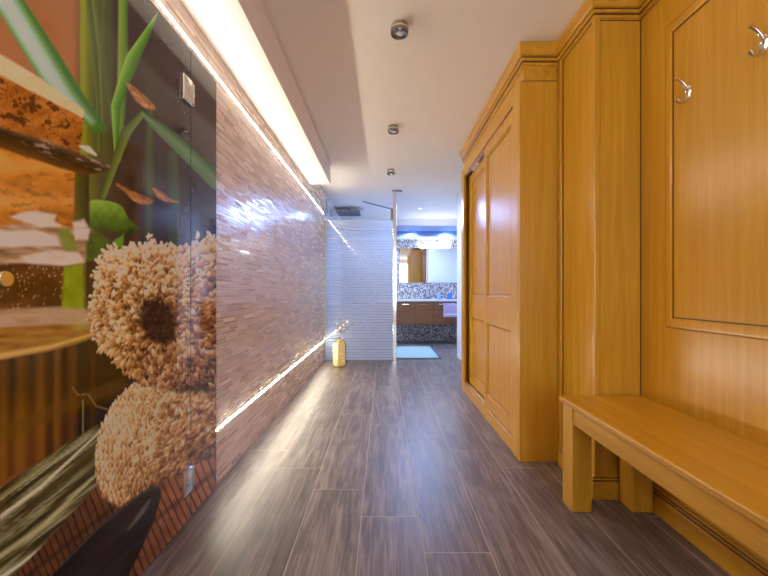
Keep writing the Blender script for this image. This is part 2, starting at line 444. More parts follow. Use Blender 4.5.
# ------------------------------------------------------------------ wardrobe
W0, W1 = 2.316, 4.06
wr = empty('wardrobe', (1.0, 3.2, 0), 'tall honey-coloured wooden wardrobe with two sliding panelled doors and a cornice up to the ceiling', 'wardrobe')
b = MB()
b.box(WX+0.10, 1.098, W0+0.03, W1-0.03, 0.02, 0.09)
b.box(1.08, 1.098, W0+0.02, W1-0.02, 0.02, 2.30)
b.box(WX+0.02, 1.098, W0+0.03, W1-0.03, 2.28, 2.30)
b.build('carcass', M['wood_z'], wr)
b = MB(); b.box(WX, 1.008, W0, W0+0.025, 0.0, 2.205, 0.003); b.build('end_panel', M['wood_z'], wr)
b = MB(); b.box(WX, 1.098, W1-0.025, W1, 0.0, 2.205, 0.003); b.build('end_panel', M['wood_z'], wr)
b = MB(); b.box(WX-0.001, WX+0.024, W0+0.0255, 2.445, 0.0, 2.205, 0.004); b.build('stile', M['wood_z'], wr)
b = MB(); b.box(WX-0.001, WX+0.024, 3.95, W1-0.0255, 0.0, 2.205, 0.004); b.build('stile', M['wood_z'], wr)
b = MB(); b.box(WX+0.026, WX+0.05, W0+0.004, W1-0.004, 2.205, 2.32); b.box(WX+0.05, 1.008, W0+0.004, W0+0.03, 2.205, 2.32)
b.box(WX+0.004, WX+0.03, 2.445, 3.95, 2.13, 2.206, 0.003)
b.build('frieze', M['wood_y'], wr)
b = MB(); b.sweep([(1.008, W0+0.004), (WX+0.026, W0+0.004), (WX+0.026, W1-0.004), (1.098, W1-0.004)][:], [(a*1.25, h) for a, h in CORN], flip=1)
wc = b.build('cornice', M['wood_y'], wr)
b = MB()
for g in GROOVES[:2]: b.sweep([(1.008, W0+0.004), (WX+0.026, W0+0.004), (WX+0.026, W1-0.004)], [(a*1.25+0.0002, h) for a, h in g])
b.box(WX+0.0255, 1.008, W0+0.0025, W0+0.005, 2.2055, 2.2095); b.box(WX+0.0125, WX+0.0265, W0+0.004, W1, 2.2062, 2.2095)
b.build('groove_line', M['groove'], wc, label='dark stained groove')
b = MB(); b.box(WX+0.002, WX+0.10, 2.445, 3.95, 0.0, 0.088, 0.004); b.build('plinth', M['wood_y'], wr)
for xa in (0.022, 0.066):
    b = MB(); b.box(WX+xa, WX+xa+0.012, 2.447, 3.948, 0.088, 0.096, 0.001); b.build('track', M['alu'], wr, label='aluminium sliding door track')
for xa in (0.020, 0.064):
    b = MB(); b.box(WX+xa, WX+xa+0.016, 2.447, 3.948, 2.118, 2.13, 0.001); b.build('track', M['alu'], wr, label='aluminium sliding door track')
def door(x, y0, y1):
    z0, z1 = 0.097, 2.116
    st = 0.065
    b = MB()
    b.box(x, x+0.034, y0, y0+st, z0, z1, 0.003)
    b.box(x, x+0.034, y1-st, y1, z0, z1, 0.003)
    for za, zb in ((z0, z0+0.08), (0.745, 0.945), (z1-0.075, z1)):
        b.box(x+0.0005, x+0.0335, y0+st-0.001, y1-st+0.001, za, zb, 0.002)
    o = b.build('door', M['wood_z'], wr)
    for za, zb in ((z0+0.08, 0.745), (0.945, z1-0.075)):
        p = MB().box(x+0.013, x+0.025, y0+st-0.003, y1-st+0.003, za-0.003, zb+0.003).build('door_panel', M['wood_z'], o)
        pr = [(0, x+0.013), (0, x+0.004), (0.006, x+0.0015), (0.011, x+0.006), (0.016, x+0.013)]
        rect = [(y0+st, za), (y0+st, zb), (y1-st, zb), (y1-st, za)]
        MB().sweep(rect, pr, closed=True, plane='YZ', flip=-1).build('panel_moulding', M['wood_m'], o)
        MB().sweep(rect, [(0.0165, x+0.0131), (0.0165, x+0.0120), (0.0205, x+0.0120), (0.0205, x+0.0131)], closed=True, plane='YZ', flip=-1).build('groove_line', M['groove'], o, label='dark stained groove')
door(WX+0.012, 2.447, 3.185)
door(WX+0.056, 3.13, 3.948)

# ------------------------------------------------------------------ bench (long side towards the camera)
bn = empty('bench', (0.98, 1.2, 0), 'long honey-coloured wooden bench with square legs against the panelled wall', 'bench')
BY1, BY0 = 1.905, 0.30
def fx(y): return 0.831
def slab(y0, y1, z0, z1, xo, xin=None, bev=0.004, x1=None):
    b = bmesh.new()
    bmesh.ops.create_cube(b, size=1.0)
    for v in b.verts:
        y = y0 if v.co.y < 0 else y1
        xf = fx(y)+xo
        xb = x1 if x1 is not None else xf+xin
        v.co = Vector((xf if v.co.x < 0 else xb, y, z0 if v.co.z < 0 else z1))
    bmesh.ops.bevel(b, geom=list(b.edges), offset=bev, segments=2, affect='EDGES', profile=0.6)
    m = MB(); m._merge(b); return m
slab(BY0, BY1, 0.468, 0.494, 0.0, x1=1.226, bev=0.007).build('seat', M['wood_y'], bn)
slab(BY0+0.02, BY1-0.095, 0.392, 0.467, 0.016, xin=0.024, bev=0.002).build('apron', M['wood_y'], bn)
b = MB(); b.box(1.155, 1.175, BY0+0.02, BY1-0.095, 0.392, 0.467, 0.002); b.build('apron', M['wood_y'], bn)
for (ya, yb) in ((1.788, 1.885), (0.33, 0.427)):
    xl = fx(yb)+0.010
    MB().box(xl, xl+0.088, ya, yb, 0, 0.467, 0.004).build('leg', M['wood_z'], bn)
    MB().box(1.110, 1.203, ya, yb, 0, 0.467, 0.004).build('leg', M['wood_z'], bn)

# ------------------------------------------------------------------ coat hooks
def hook(y, label):
    e = empty('coat_hook', (RX, y, 1.795), label, 'coat hook', 'coat hooks on the panelled wall')
    b = MB()
    pr = [(0.0, 0.0), (0.0, 0.0)]
    # shield shaped back plate
    pts = [(0, 0.030), (0.010, 0.024), (0.008, 0.012), (0.017, 0.002), (0.012, -0.012), (0.009, -0.026), (0, -0.036)]
    pts = pts+[(-a, h) for a, h in pts[1:-1][::-1]]
    bm = b.bm
    A = [bm.verts.new((RX, y+a, 1.795+h)) for a, h in pts]; B = [bm.verts.new((RX-0.006, y+a*0.8, 1.795+h*0.9)) for a, h in pts]
    n = len(pts)
    for k in range(n): bm.faces.new((A[k], A[(k+1) % n], B[(k+1) % n], B[k]))
    bm.faces.new(B); bm.faces.new(A[::-1]); bmesh.ops.recalc_face_normals(bm, faces=bm.faces)
    b.build('back_plate', M['nickel'], e, smooth=True)
    MB().lathe([(0.0, 0.0), (0.005, 0.001), (0.005, 0.004), (0.0, 0.006)], (RX-0.012, y, 1.795), 'X', 14).build('screw', M['nickel'], e, smooth=True)
    z = 1.795
    u = [(RX-0.003, y, z+0.012), (RX-0.010, y, z+0.024), (RX-0.020, y, z+0.036), (RX-0.033, y, z+0.047), (RX-0.044, y, z+0.055)]
    MB().tube(u, [0.0085, 0.0065, 0.006, 0.007, 0.0092], 14).build('upper_prong', M['nickel'], e, smooth=True)
    l = [(RX-0.003, y, z-0.022), (RX-0.010, y, z-0.036), (RX-0.020, y, z-0.043), (RX-0.032, y, z-0.042), (RX-0.040, y, z-0.036), (RX-0.045, y, z-0.028)]
    MB().tube(l, [0.0085, 0.007, 0.006, 0.0065, 0.0075, 0.0092], 14).build('lower_prong', M['nickel'], e, smooth=True)
hook(1.618, 'double-pronged metal coat hook nearest the corner of the wood moulding frame')
hook(1.295, 'double-pronged metal coat hook cut by the right edge of the photo')

# ------------------------------------------------------------------ LED strips
for nm, z, y0, y1, lb in (('led_strip', 2.078, YB, 5.62, 'long glowing warm white LED strip high on the tiled wall under the bulkhead'),
                          ('led_strip', 0.285, 2.015, 5.62, 'long glowing warm white LED strip low on the tiled wall above the floor')):
    e = empty(nm, (LX, (y0+y1)/2, z), lb, 'LED strip')
    MB().box(LX-0.001, LX+0.0008, y0, y1, z-0.009, z+0.009).build('profile', M['alu'], e)
    MB().box(LX+0.0009, LX+0.0016, y0, y1, z-0.0055, z+0.0055).build('diffuser', M['led'] if z > 1 else M['led_low'], e, label='glowing diffuser')

# ------------------------------------------------------------------ ceiling spots
def ceiling_spot(x, y, label):
    e = empty('ceiling_spotlight', (x, y, CH), label, 'ceiling light', 'chrome ceiling spotlights in the corridor')
    MB().lathe([(0.044, 0), (0.044, -0.008), (0.040, -0.012), (0.030, -0.014)], (x, y, CH), 'Z', 36).build('mount', M['chrome'], e, smooth=True)
    MB().lathe([(0.034, -0.0125), (0.045, -0.014), (0.048, -0.018), (0.048, -0.052), (0.044, -0.060), (0.036, -0.060), (0.034, -0.052), (0.034, -0.046)],
               (x, y, CH), 'Z', 18).build('ring', M['facet'], e, label='dark faceted chrome ring')
    MB().lathe([(0.0488, -0.026), (0.0492, -0.028), (0.0492, -0.034), (0.0488, -0.036)], (x, y, CH), 'Z', 36).build('band', M['chrome'], e, smooth=True)
    MB().lathe([(0.0, -0.050), (0.033, -0.050), (0.033, -0.046), (0.0, -0.046)], (x, y, CH), 'Z', 32).build('reflector', M['steel'], e)
    MB().lathe([(0.0, -0.060), (0.012, -0.059), (0.017, -0.055), (0.017, -0.0502), (0.0, -0.0501)], (x, y, CH), 'Z', 24).build('bulb', M['lamp'], e, smooth=True, label='clear bulb')
ceiling_spot(0.083, 2.14, 'chrome cylinder spotlight on the ceiling, nearest and largest of the row')
ceiling_spot(0.080, 3.46, 'chrome cylinder spotlight on the ceiling, in the middle of the row')
ceiling_spot(0.082, 4.70, 'chrome cylinder spotlight on the ceiling, farthest and smallest of the row')

# ------------------------------------------------------------------ mural print on glass
GX = -0.838         # front face of the glass
def srgb(*c):
    c = np.array(c, float)/255
    return np.where(c <= 0.04045, c/12.92, ((c+0.055)/1.055)**2.4)
def h2(i, j, s):
    n = np.sin(i*127.1+j*311.7+s*74.7)*43758.5453
    return n-np.floor(n)
def vnoise(x, y, s=0):
    i, j = np.floor(x), np.floor(y); u, v = x-i, y-j
    u, v = u*u*(3-2*u), v*v*(3-2*v)
    return (h2(i, j, s)*(1-u)+h2(i+1, j, s)*u)*(1-v)+(h2(i, j+1, s)*(1-u)+h2(i+1, j+1, s)*u)*v
def fbm(x, y, s=0, o=4):
    r, a = 0, 0.5
    for k in range(o): r = r+a*vnoise(x, y, s+k); x, y, a = x*2.03, y*2.03, a*0.5
    return r/(1-0.5**o)
def cells(x, y, s=0):
    """nearest-point distance, second distance and a random value of the nearest cell"""
    i, j = np.floor(x), np.floor(y)
    f1 = np.full_like(x, 9.0); f2 = f1.copy(); rv = np.zeros_like(x)
    for a in (-1, 0, 1):
        for b in (-1, 0, 1):
            cx, cy = i+a, j+b
            d = np.hypot(cx+h2(cx, cy, s)-x, cy+h2(cx, cy, s+5)-y)
            c = d < f1
            f2 = np.where(c, f1, np.minimum(f2, d)); rv = np.where(c, h2(cx, cy, s+9), rv); f1 = np.where(c, d, f1)
    return f1, f2, rv
def sst(a, b, x):
    t = np.clip((x-a)/(b-a), 0, 1); return t*t*(3-2*t)
def smooth_loop(pts, k=4):
    P = np.array(pts, float); n = len(P); out = []
    for i in range(n):
        a, b, c, d = P[i-1], P[i], P[(i+1) % n], P[(i+2) % n]
        for t in np.arange(k)/k:
            out.append(tuple(0.5*(2*b+(c-a)*t+(2*a-5*b+4*c-d)*t*t+(3*b-a-3*c+d)*t**3)))
    return out
def poly(px, py, pts, soft=1.0, rnd=False):
    if rnd: pts = smooth_loop(pts)
    ins = np.zeros(px.shape, bool); d = np.full(px.shape, 1e9)
    n = len(pts)
    for k in range(n):
        (xa, ya), (xb, yb) = pts[k], pts[(k+1) % n]
        if ya != yb:
            c = ((ya > py) != (yb > py)) & (px < (xb-xa)*(py-ya)/(yb-ya)+xa); ins ^= c
        t = np.clip(((px-xa)*(xb-xa)+(py-ya)*(yb-ya))/((xb-xa)**2+(yb-ya)**2+1e-9), 0, 1)
        d = np.minimum(d, np.hypot(px-xa-t*(xb-xa), py-ya-t*(yb-ya)))
    return sst(-soft, soft, np.where(ins, d, -d))
def stroke(px, py, pts, soft=0.8):
    """tapered line through (x, y, halfwidth); gives the mask and the signed side"""
    best = np.full(px.shape, -1e9); side = np.zeros(px.shape)
    for (xa, ya, wa), (xb, yb, wb) in zip(pts, pts[1:]):
        L = math.hypot(xb-xa, yb-ya)
        t = np.clip(((px-xa)*(xb-xa)+(py-ya)*(yb-ya))/L**2, 0, 1)
        d = np.hypot(px-xa-t*(xb-xa), py-ya-t*(yb-ya)); w = wa+(wb-wa)*t
        c = (w-d) > best
        sg = ((px-xa)*(yb-ya)-(py-ya)*(xb-xa))/L/np.maximum(w, 0.3)
        side = np.where(c, sg, side); best = np.where(c, w-d, best)
    return sst(-soft, soft, best), side

def paint(Y, Z):
    """colour of the print at depth Y and height Z on the wall"""
    Yc = np.maximum(Y, 0.5)
    px = 384+GX*400/Yc; py = 291-(Z-0.99)*400/Yc
    col = np.zeros(px.shape+(3,))
    def put(m, c):
        c = np.asarray(c)
        col[:] = col*(1-m[..., None])+c*m[..., None]
    def mixc(t, *cs):
        cs = [np.asarray(c) for c in cs]; t = np.clip(t, 0, 1)*(len(cs)-1)
        r = np.zeros(px.shape+(3,))
        for k, c in enumerate(cs): r = r+c*np.clip(1-np.abs(t-k), 0, 1)[..., None]
        return r
    one = np.ones(px.shape)
    wx, wy = Yc*1.0, Z           # metric wall coordinates
    # --- blurred backdrop
    put(one, mixc(fbm(px/60, py/60, 3), srgb(54, 42, 44), srgb(74, 60, 60)))
    put(sst(90, 70, px), mixc(py/170+0.15*fbm(px/20, py/40, 8), srgb(168, 114, 72), srgb(176, 120, 78), srgb(136, 84, 46)))
    # blurred stems and bamboo
    put(0.85*sst(77, 84, px)*sst(104, 92, px), srgb(112, 124, 44))
    put(0.9*sst(79, 81, px)*sst(91, 83, px), srgb(150, 158, 40))
    put(0.9*sst(90, 96, px)*sst(118, 110, px)*sst(240, 120, py), mixc((px-90)/28, srgb(80, 84, 62), srgb(94, 104, 58), srgb(58, 62, 44)))
    for pts, c, c2 in (([(86, -30, 3), (92, 40, 2.6), (98, 95, 2.2), (100, 150, 2)], (106, 130, 52), (60, 84, 34)),
                       ([(92, -20, 3.5), (100, 50, 2), (103, 130, 1.5)], (128, 140, 78), (84, 96, 50)),
                       ([(106, -20, 2), (104, 50, 4), (113, 125, 2)], (92, 110, 62), (70, 84, 46))):
        m, s_ = stroke(px, py, pts); put(m*0.9, mixc(s_*0.5+0.5, srgb(*c), srgb(*c2)))
    m, s_ = stroke(px, py, [(123, -30, 4), (123, 60, 5), (120, 130, 4), (118, 160, 3)], 1.5); put(m, mixc(s_*0.5+0.5, srgb(140, 172, 70), srgb(78, 122, 38)))
    m, s_ = stroke(px, py, [(158, 12, 0.5), (146, 35, 4), (133, 58, 7), (124, 82, 6), (116, 106, 5), (116, 150, 2)]); put(m, mixc(s_*0.5+0.5, srgb(150, 190, 84), srgb(92, 150, 48), srgb(62, 112, 34)))
    m, s_ = stroke(px, py, [(150, 110, 4), (150, 180, 6), (149, 260, 5)], 3); put(m*0.75, mixc(s_*0.5+0.5, srgb(70, 84, 44), srgb(92, 106, 60), srgb(52, 62, 40)))
    m, s_ = stroke(px, py, [(172, 155, 5), (174, 200, 5), (173, 250, 5)], 3); put(m*0.75, mixc(s_*0.5+0.5, srgb(56, 80, 50), srgb(82, 106, 64)))
    m, s_ = stroke(px, py, [(150, 60, 6), (150, 110, 5)], 4); put(m*0.25, srgb(70, 74, 50))
    m, s_ = stroke(px, py, [(103, 196, 3), (114, 165, 4), (126, 132, 5), (142, 114, 3)]); put(m, mixc(s_*0.5+0.5, srgb(124, 142, 72), srgb(66, 92, 44)))
    m, s_ = stroke(px, py, [(143, 114, 2), (160, 128, 5.5), (185, 150, 7.5), (217, 182, 8)], 1.2); put(m*0.93, mixc(s_*0.5+0.5, srgb(92, 130, 92), srgb(112, 146, 104), srgb(48, 92, 46)))
    # buds
    for pts in ([(127, 83, 1.0), (132, 89, 3.2), (139, 97, 5.0), (146, 103, 4.8), (152, 107, 3.0), (155, 109, 0.6)],
                [(117, 184, 1.2), (126, 190, 2.0), (134, 196, 4.2), (142, 200, 4.6), (149, 201, 3.2), (153, 201, 0.8)],
                [(154, 189, 1.8), (160, 195, 3.6), (166, 199, 3.0), (172, 201, 1.2), (178, 202, 0.8)]):
        m, s_ = stroke(px, py, pts, 0.7)
        f = fbm((px+py)/6, (py-px)/2.2, 4)
        put(m, mixc(0.75*f+0.25*(s_*0.5+0.5), srgb(222, 180, 132), srgb(168, 114, 76), srgb(88, 50, 30)))
    # leaves
    m = poly(px, py, [(88, 203), (100, 200), (120, 205), (129, 219), (140, 230), (128, 234), (112, 232), (98, 232), (88, 222)], 0.8, True)
    put(m, mixc((py-200)/34+0.35*fbm(px/5, py/5, 2)-0.15, srgb(150, 190, 76), srgb(90, 132, 46), srgb(44, 74, 26)))
    m = poly(px, py, [(80, 232), (98, 231), (110, 240), (108, 256), (96, 266), (80, 262)], 3); put(m*0.9, mixc(fbm(px/9, py/9, 6), srgb(44, 66, 22), srgb(86, 122, 44)))
    m = poly(px, py, [(112, 242), (124, 234), (123, 246), (116, 250)], 1); put(m, srgb(104, 156, 52))
    # big pale blade
    m = poly(px, py, [(-40, -55), (20, -6), (60, 55), (84, 95), (108, 130), (96, 134), (60, 100), (38, 76), (0, 14), (-40, -40)], 1.2)
    d1 = poly(px, py, [(-40, -52), (12, -6), (48, 55), (70, 92), (92, 122), (66, 106), (44, 80), (2, 12), (-40, -38)], 7)
    put(m, mixc(d1, srgb(70, 126, 52), srgb(140, 178, 132), srgb(188, 216, 216)))
    pcol = px[0]
    def tufts(items, pal, wmul=1.0):
        """short wool strands: (x, y, angle, length, halfwidth, brightness)"""
        pal = [np.asarray(c) for c in pal]
        step = (Z[-1, 0]-Z[0, 0])/(Z.shape[0]-1)
        for (x, y, an, ln, hw, br) in items:
            i0, i1 = np.searchsorted(pcol, x-ln-hw-1), np.searchsorted(pcol, x+ln+hw+1)
            if i1 <= i0: continue
            ym = Yc[0, (i0+i1)//2]
            z0 = 0.99-(y+ln+hw+2-291)*ym/400-0.01; z1 = 0.99-(y-ln-hw-2-291)*ym/400+0.01
            j0 = max(0, int((z0-Z[0, 0])/step)); j1 = min(Z.shape[0], int((z1-Z[0, 0])/step)+2)
            if j1 <= j0: continue
            sl = (slice(j0, j1), slice(i0, i1))
            dx, dy = px[sl]-x, py[sl]-y
            ca, sa = math.cos(an), math.sin(an)
            br += 0.13*math.sin(x*0.23+1.7*math.sin(y*0.19))*math.sin(y*0.27+1.5*math.sin(x*0.16))
            u = dx*ca+dy*sa; v = -dx*sa+dy*ca
            v = v+0.10*hw*u*u/ln
            t = np.clip(u/ln, -1, 1)
            w = hw*np.sqrt(np.maximum(0, 1-t*t))*(1.0+0.25*t)
            mk = sst(-0.55, 0.55, w-np.abs(v))*(np.abs(u) < ln)
            lt = br+0.30*np.clip(-(dx*0.55+dy*0.83)/hw/1.6, -1, 1)*0.7+0.10*t
            lt = np.clip(lt, 0, 0.999)*(len(pal)-1)
            k = lt.astype(int); f = (lt-k)[..., None]
            pa = np.array(pal); c = pa[k]*(1-f)+pa[np.minimum(k+1, len(pal)-1)]*f
            col[sl] = col[sl]*(1-mk[..., None])+c*mk[..., None]
    def inside(x, y, pts):
        r = False; n = len(pts)
        for k in range(n):
            (xa, ya), (xb, yb) = pts[k], pts[(k+1) % n]
            if (ya > y) != (yb > y) and x < (xb-xa)*(y-ya)/(yb-ya)+xa: r = not r
        return r
    WOOL = [srgb(58, 30, 16), srgb(112, 70, 38), srgb(166, 120, 74), srgb(208, 170, 122), srgb(238, 214, 178), srgb(248, 232, 206)]
    # --- cork stopper
    m = poly(px, py, [(-300, -160), (0, 74), (84, 118), (80, 152), (-300, 152)], 0.8)
    f = fbm(px/14, py/8, 12); f1, f2, rv = cells(px/9+f, py/5+f, 3)
    cr = fbm(px/11+py/14, py/5-px/12, 22, 4)
    put(m, mixc(f*0.9+0.1, srgb(122, 66, 20), srgb(176, 108, 44), srgb(208, 142, 70)))
    put(m*sst(0.60, 0.70, cr)*0.85, srgb(72, 36, 12))
    put(m*sst(0.16, 0.02, f2-f1)*sst(0.5, 0.8, rv)*0.7, srgb(64, 32, 12))
    m = poly(px, py, [(-300, -190), (0, 54), (40, 78), (84, 110), (83, 118), (60, 106), (0, 75), (-300, -150)], 0.8)
    put(m, mixc(fbm(px/18, py/6, 15), srgb(236, 208, 176), srgb(222, 186, 142)))
    # --- cork inside the jar
    m = poly(px, py, [(-300, 145), (0, 145), (75, 172), (76, 232), (-300, 240)], 1)
    put(m, mixc(fbm(px/24, py/12, 17)+0.15*np.sin(py/6), srgb(150, 88, 26), srgb(202, 136, 56), srgb(222, 166, 92)))
    put(m*sst(0.6, 0.75, fbm(px/14, py/5, 31, 3))*0.45, srgb(110, 58, 20))
    m = poly(px, py, [(75, 170), (89, 170), (90, 240), (73, 240)], 1.5); put(m, mixc((px-74)/16+0.3*fbm(px/4, py/14, 5), srgb(120, 96, 26), srgb(74, 84, 28), srgb(54, 40, 26)))
    # jar rim, dark with pale streaks
    m = poly(px, py, [(-300, 60), (0, 127), (50, 142), (112, 166), (104, 172), (84, 175), (60, 168), (0, 148), (-300, 130)], 1)
    s = (py-(127+0.36*px))
    put(m, mixc(s/22+0.2*fbm(px/30, py/3, 9), srgb(112, 84, 60), srgb(52, 32, 20), srgb(74, 46, 22), srgb(112, 70, 30)))
    put(m*sst(0.55, 0.75, fbm(px/25+py/8, (py-0.4*px)/2.2, 19, 3))*sst(0, 35, px)*sst(14, 4, s)*0.75, srgb(190, 168, 150))
    m, s_ = stroke(px, py, [(80, 146, 1), (88, 149, 3), (96, 155, 1)]); put(m, srgb(214, 206, 196))
    # white cloth-like glints and water
    m = poly(px, py, [(-300, 232), (0, 226), (30, 224), (70, 228), (86, 240), (86, 272), (-300, 275)], 2)
    put(m, mixc(fbm(px/26, (py-0.12*px)/4, 23), srgb(92, 58, 30), srgb(170, 138, 108), srgb(226, 208, 196)))
    for pts in ([(10, 217), (22, 213), (36, 211), (56, 215), (54, 221), (61, 226), (40, 227), (24, 222)], [(-60, 236), (0, 232), (36, 230), (56, 238), (60, 246), (10, 247), (-60, 250)],
                [(20, 256), (50, 251), (78, 252), (85, 262), (62, 266), (30, 264)], [(73, 222), (84, 219), (90, 230), (88, 240), (75, 240)]):
        put(poly(px, py, pts, 2)*0.85, mixc(fbm(px/10, py/3, 27), srgb(206, 186, 176), srgb(244, 236, 234)))
    put(poly(px, py, [(56, 232), (70, 228), (78, 250), (66, 252)], 2)*0.8, srgb(120, 146, 50))
    m = poly(px, py, [(-300, 268), (0, 264), (22, 263), (60, 266), (85, 264), (85, 312), (-300, 318)], 1.5)
    put(m, mixc(fbm(px/26, py/16, 33)+0.25*sst(30, 70, px)-0.1, srgb(58, 34, 12), srgb(96, 60, 22), srgb(140, 96, 60)))
    f1, f2, rv = cells(px/4.5, py/4.5, 41); put(m*sst(0.24, 0.1, f1)*sst(0.45, 0.8, rv)*0.75, srgb(206, 178, 142))
    m = poly(px, py, [(64, 267), (83, 264), (85, 345), (60, 345)], 2); put(m, mixc(fbm(px/6, py/14, 37), srgb(122, 140, 14), srgb(158, 172, 40)))
    m = poly(px, py, [(85, 262), (104, 258), (100, 335), (86, 338)], 2); put(m, mixc(fbm(px/6, py/20, 39), srgb(44, 34, 16), srgb(80, 62, 34)))
    m = poly(px, py, [(-300, 312), (0, 310), (60, 307), (94, 310), (96, 326), (60, 325), (0, 329), (-300, 334)], 2.5)
    put(m*0.88, mixc(fbm(px/24, py/4, 43), srgb(170, 134, 96), srgb(212, 188, 166)))
    m = poly(px, py, [(-300, 332), (0, 328), (60, 325), (94, 326), (92, 338), (60, 348), (0, 358), (-300, 372)], 2)
    put(m, mixc(fbm(px/20, py/4, 47)+0.2*sst(50, 80, px), srgb(112, 66, 22), srgb(160, 112, 48), srgb(178, 160, 70)))
    m, s_ = stroke(px, py, [(-300, 400, 6), (0, 356, 4.5), (50, 347, 3.6), (94, 334, 2.2)]); put(m, mixc(s_*0.5+0.5, srgb(150, 104, 40), srgb(216, 184, 112), srgb(170, 120, 50)))
    # --- dark slats seen through the jar
    m = poly(px, py, [(-300, 405), (0, 360), (60, 349), (100, 336), (128, 345), (128, 470), (98, 430), (-300, 640)], 1.2)
    sl = 0.5+0.5*np.sin(px*0.36+0.6*np.sin(px*0.11)); sl = sl*0.7+0.3*vnoise(px/4, py/90, 51)
    put(m, mixc(sl-0.55*sst(60, 100, px), srgb(34, 20, 10), srgb(78, 46, 14), srgb(112, 72, 22)))
    put(m*sst(385, 450, py+0.35*px)*sst(90, 20, px)*0.55, mixc(sl, srgb(110, 64, 12), srgb(172, 116, 26)))
    m2, s_ = stroke(px, py, [(-100, 470, 10), (0, 436, 9), (60, 408, 7), (120, 385, 5)], 3); put(m2*0.5, srgb(104, 70, 24))
    m2, s_ = stroke(px, py, [(72, 387, .5), (78, 395, .5), (88, 394, .5), (96, 406, .5), (110, 410, .5)], 0.5); put(m2*0.9, srgb(164, 128, 78))
    m2, s_ = stroke(px, py, [(83, 400, .5), (83, 440, .6), (82, 480, .7), (85, 500, .8)], 0.7); put(m2*0.6, srgb(190, 180, 120))
    # --- glass base, pale streaks running up to the right
    m = poly(px, py, [(-300, 760), (0, 530), (0, 488), (60, 448), (98, 424), (108, 440), (104, 478), (60, 530), (0, 590), (-300, 900)], 1.5)
    s = (py-(536-1.02*px)+0.0022*px*px*0)
    k = fbm(px/40, (py+0.78*px)/4.2, 57, 3)
    put(m, mixc(k*1.5-0.3, srgb(40, 32, 18), srgb(92, 82, 46), srgb(184, 180, 146)))
    for q, w, c in (((-60, 560), 1.6, (222, 220, 190)), ((-60, 600), 2.0, (190, 182, 138)), ((-60, 622), 1.5, (226, 224, 206)), ((-60, 540), 1.2, (150, 140, 80))):
        m2, s_ = stroke(px, py, [(q[0], q[1], w*1.3), (40, q[1]-72, w), (108, q[1]-136, w*0.5)], 0.9); put(m*m2*0.85, srgb(*c))
    # --- rolled slat mat at the bottom right
    m = poly(px, py, [(-300, 900), (0, 590), (60, 527), (104, 478), (140, 480), (217, 400), (217, 620), (-300, 1200)], 1.2)
    ang = px*0.78+py*0.62; al = (py*0.86-px*0.5)
    ph = (px*1.0-0.42*py)/8.0
    slat = np.abs((ph+0.25*np.sin(al/22))%1-0.5)*2
    put(m, mixc(0.7*fbm(px/9, py/9, 61)+0.2+0.25*sst(130, 200, px), srgb(78, 44, 20), srgb(142, 88, 56), srgb(182, 122, 84)))
    put(m*sst(0.66, 0.86, slat)*0.85, srgb(48, 24, 14))
    put(m*sst(0.8, 0.95, np.abs(((py+0.80*px)/46)%1-0.5)*2)*0.5, srgb(54, 28, 16))
    put(m*sst(470, 560, py-0.25*px+60)*0.55*sst(190, 100, px), srgb(24, 14, 10))
    # --- lower sponge : knitted left, tufted right
    low = smooth_loop([(132, 386), (152, 376), (190, 372), (226, 372), (226, 440), (190, 466), (160, 482), (136, 500), (118, 505), (104, 496), (97, 478), (96, 452), (102, 426), (114, 404)])
    m = poly(px, py, low, 1.6)
    put(m, mixc(0.5*fbm(px/3, py/5, 66)+0.3-0.35*sst(450, 505, py), srgb(70, 40, 24), srgb(140, 98, 66), srgb(180, 138, 102)))
    rg = random.Random(5); it = []
    def lo_light(x, y):
        return 0.60-0.30*max(0, (y+0.35*(x-110)-452)/70)-0.10*max(0, (x-170)/50)+0.10*max(0, (140-x)/40)
    for row in range(13):                                   # knitted rows
        for k in range(64):
            t = k/63; yy = 386+t*118
            bx = np.interp(yy, [386, 404, 426, 452, 478, 496, 504], [132, 114, 102, 96, 97, 104, 116]); xx = bx+1+row*4.9*(0.8+0.2*t)+1.0*math.sin(k*1.7)
            if inside(xx, yy, low): it.append((xx, yy, 1.15 if (row+k) % 2 else 1.85, 4.0, 1.35, lo_light(xx, yy)*0.95+(0.10 if k % 2 else -0.02)+rg.uniform(-.08, .10)))
    for k in range(1500):
        x = rg.uniform(120, 222); y = rg.uniform(374, 500)
        if x+0.30*(y-430) < 138+rg.uniform(-8, 14) or not inside(x, y, low): continue
        it.append((x, y, math.radians(rg.gauss(128, 26)), rg.uniform(3.2, 6.0), rg.uniform(1.2, 2.0), lo_light(x, y)-0.06+rg.uniform(-.20, .18)))
    it.sort(key=lambda q: q[1]-0.4*q[0] if q[0] > 150 else q[0]*0.1); tufts(it, WOOL)
    # --- dark gap and upper sponge ring
    put(poly(px, py, [(150, 380), (217, 366), (226, 390), (185, 392), (160, 388)], 4, True)*0.8, srgb(40, 22, 14))
    out = smooth_loop([(112, 254), (128, 251), (150, 245), (168, 250), (190, 248), (226, 247), (226, 373), (190, 380), (160, 384), (138, 376), (122, 362), (106, 346), (97, 326), (94, 305), (98, 285), (102, 266)])
    put(poly(px, py, out, 2.0), mixc(fbm(px/4, py/4, 85)+0.1-0.3*sst(345, 388, py), srgb(66, 36, 18), srgb(132, 86, 50), srgb(170, 124, 82)))
    hole = [(139, 308), (147, 300), (160, 301), (171, 308), (176, 322), (175, 340), (166, 347), (156, 342), (146, 336), (139, 322)]
    rg = random.Random(11); it = []
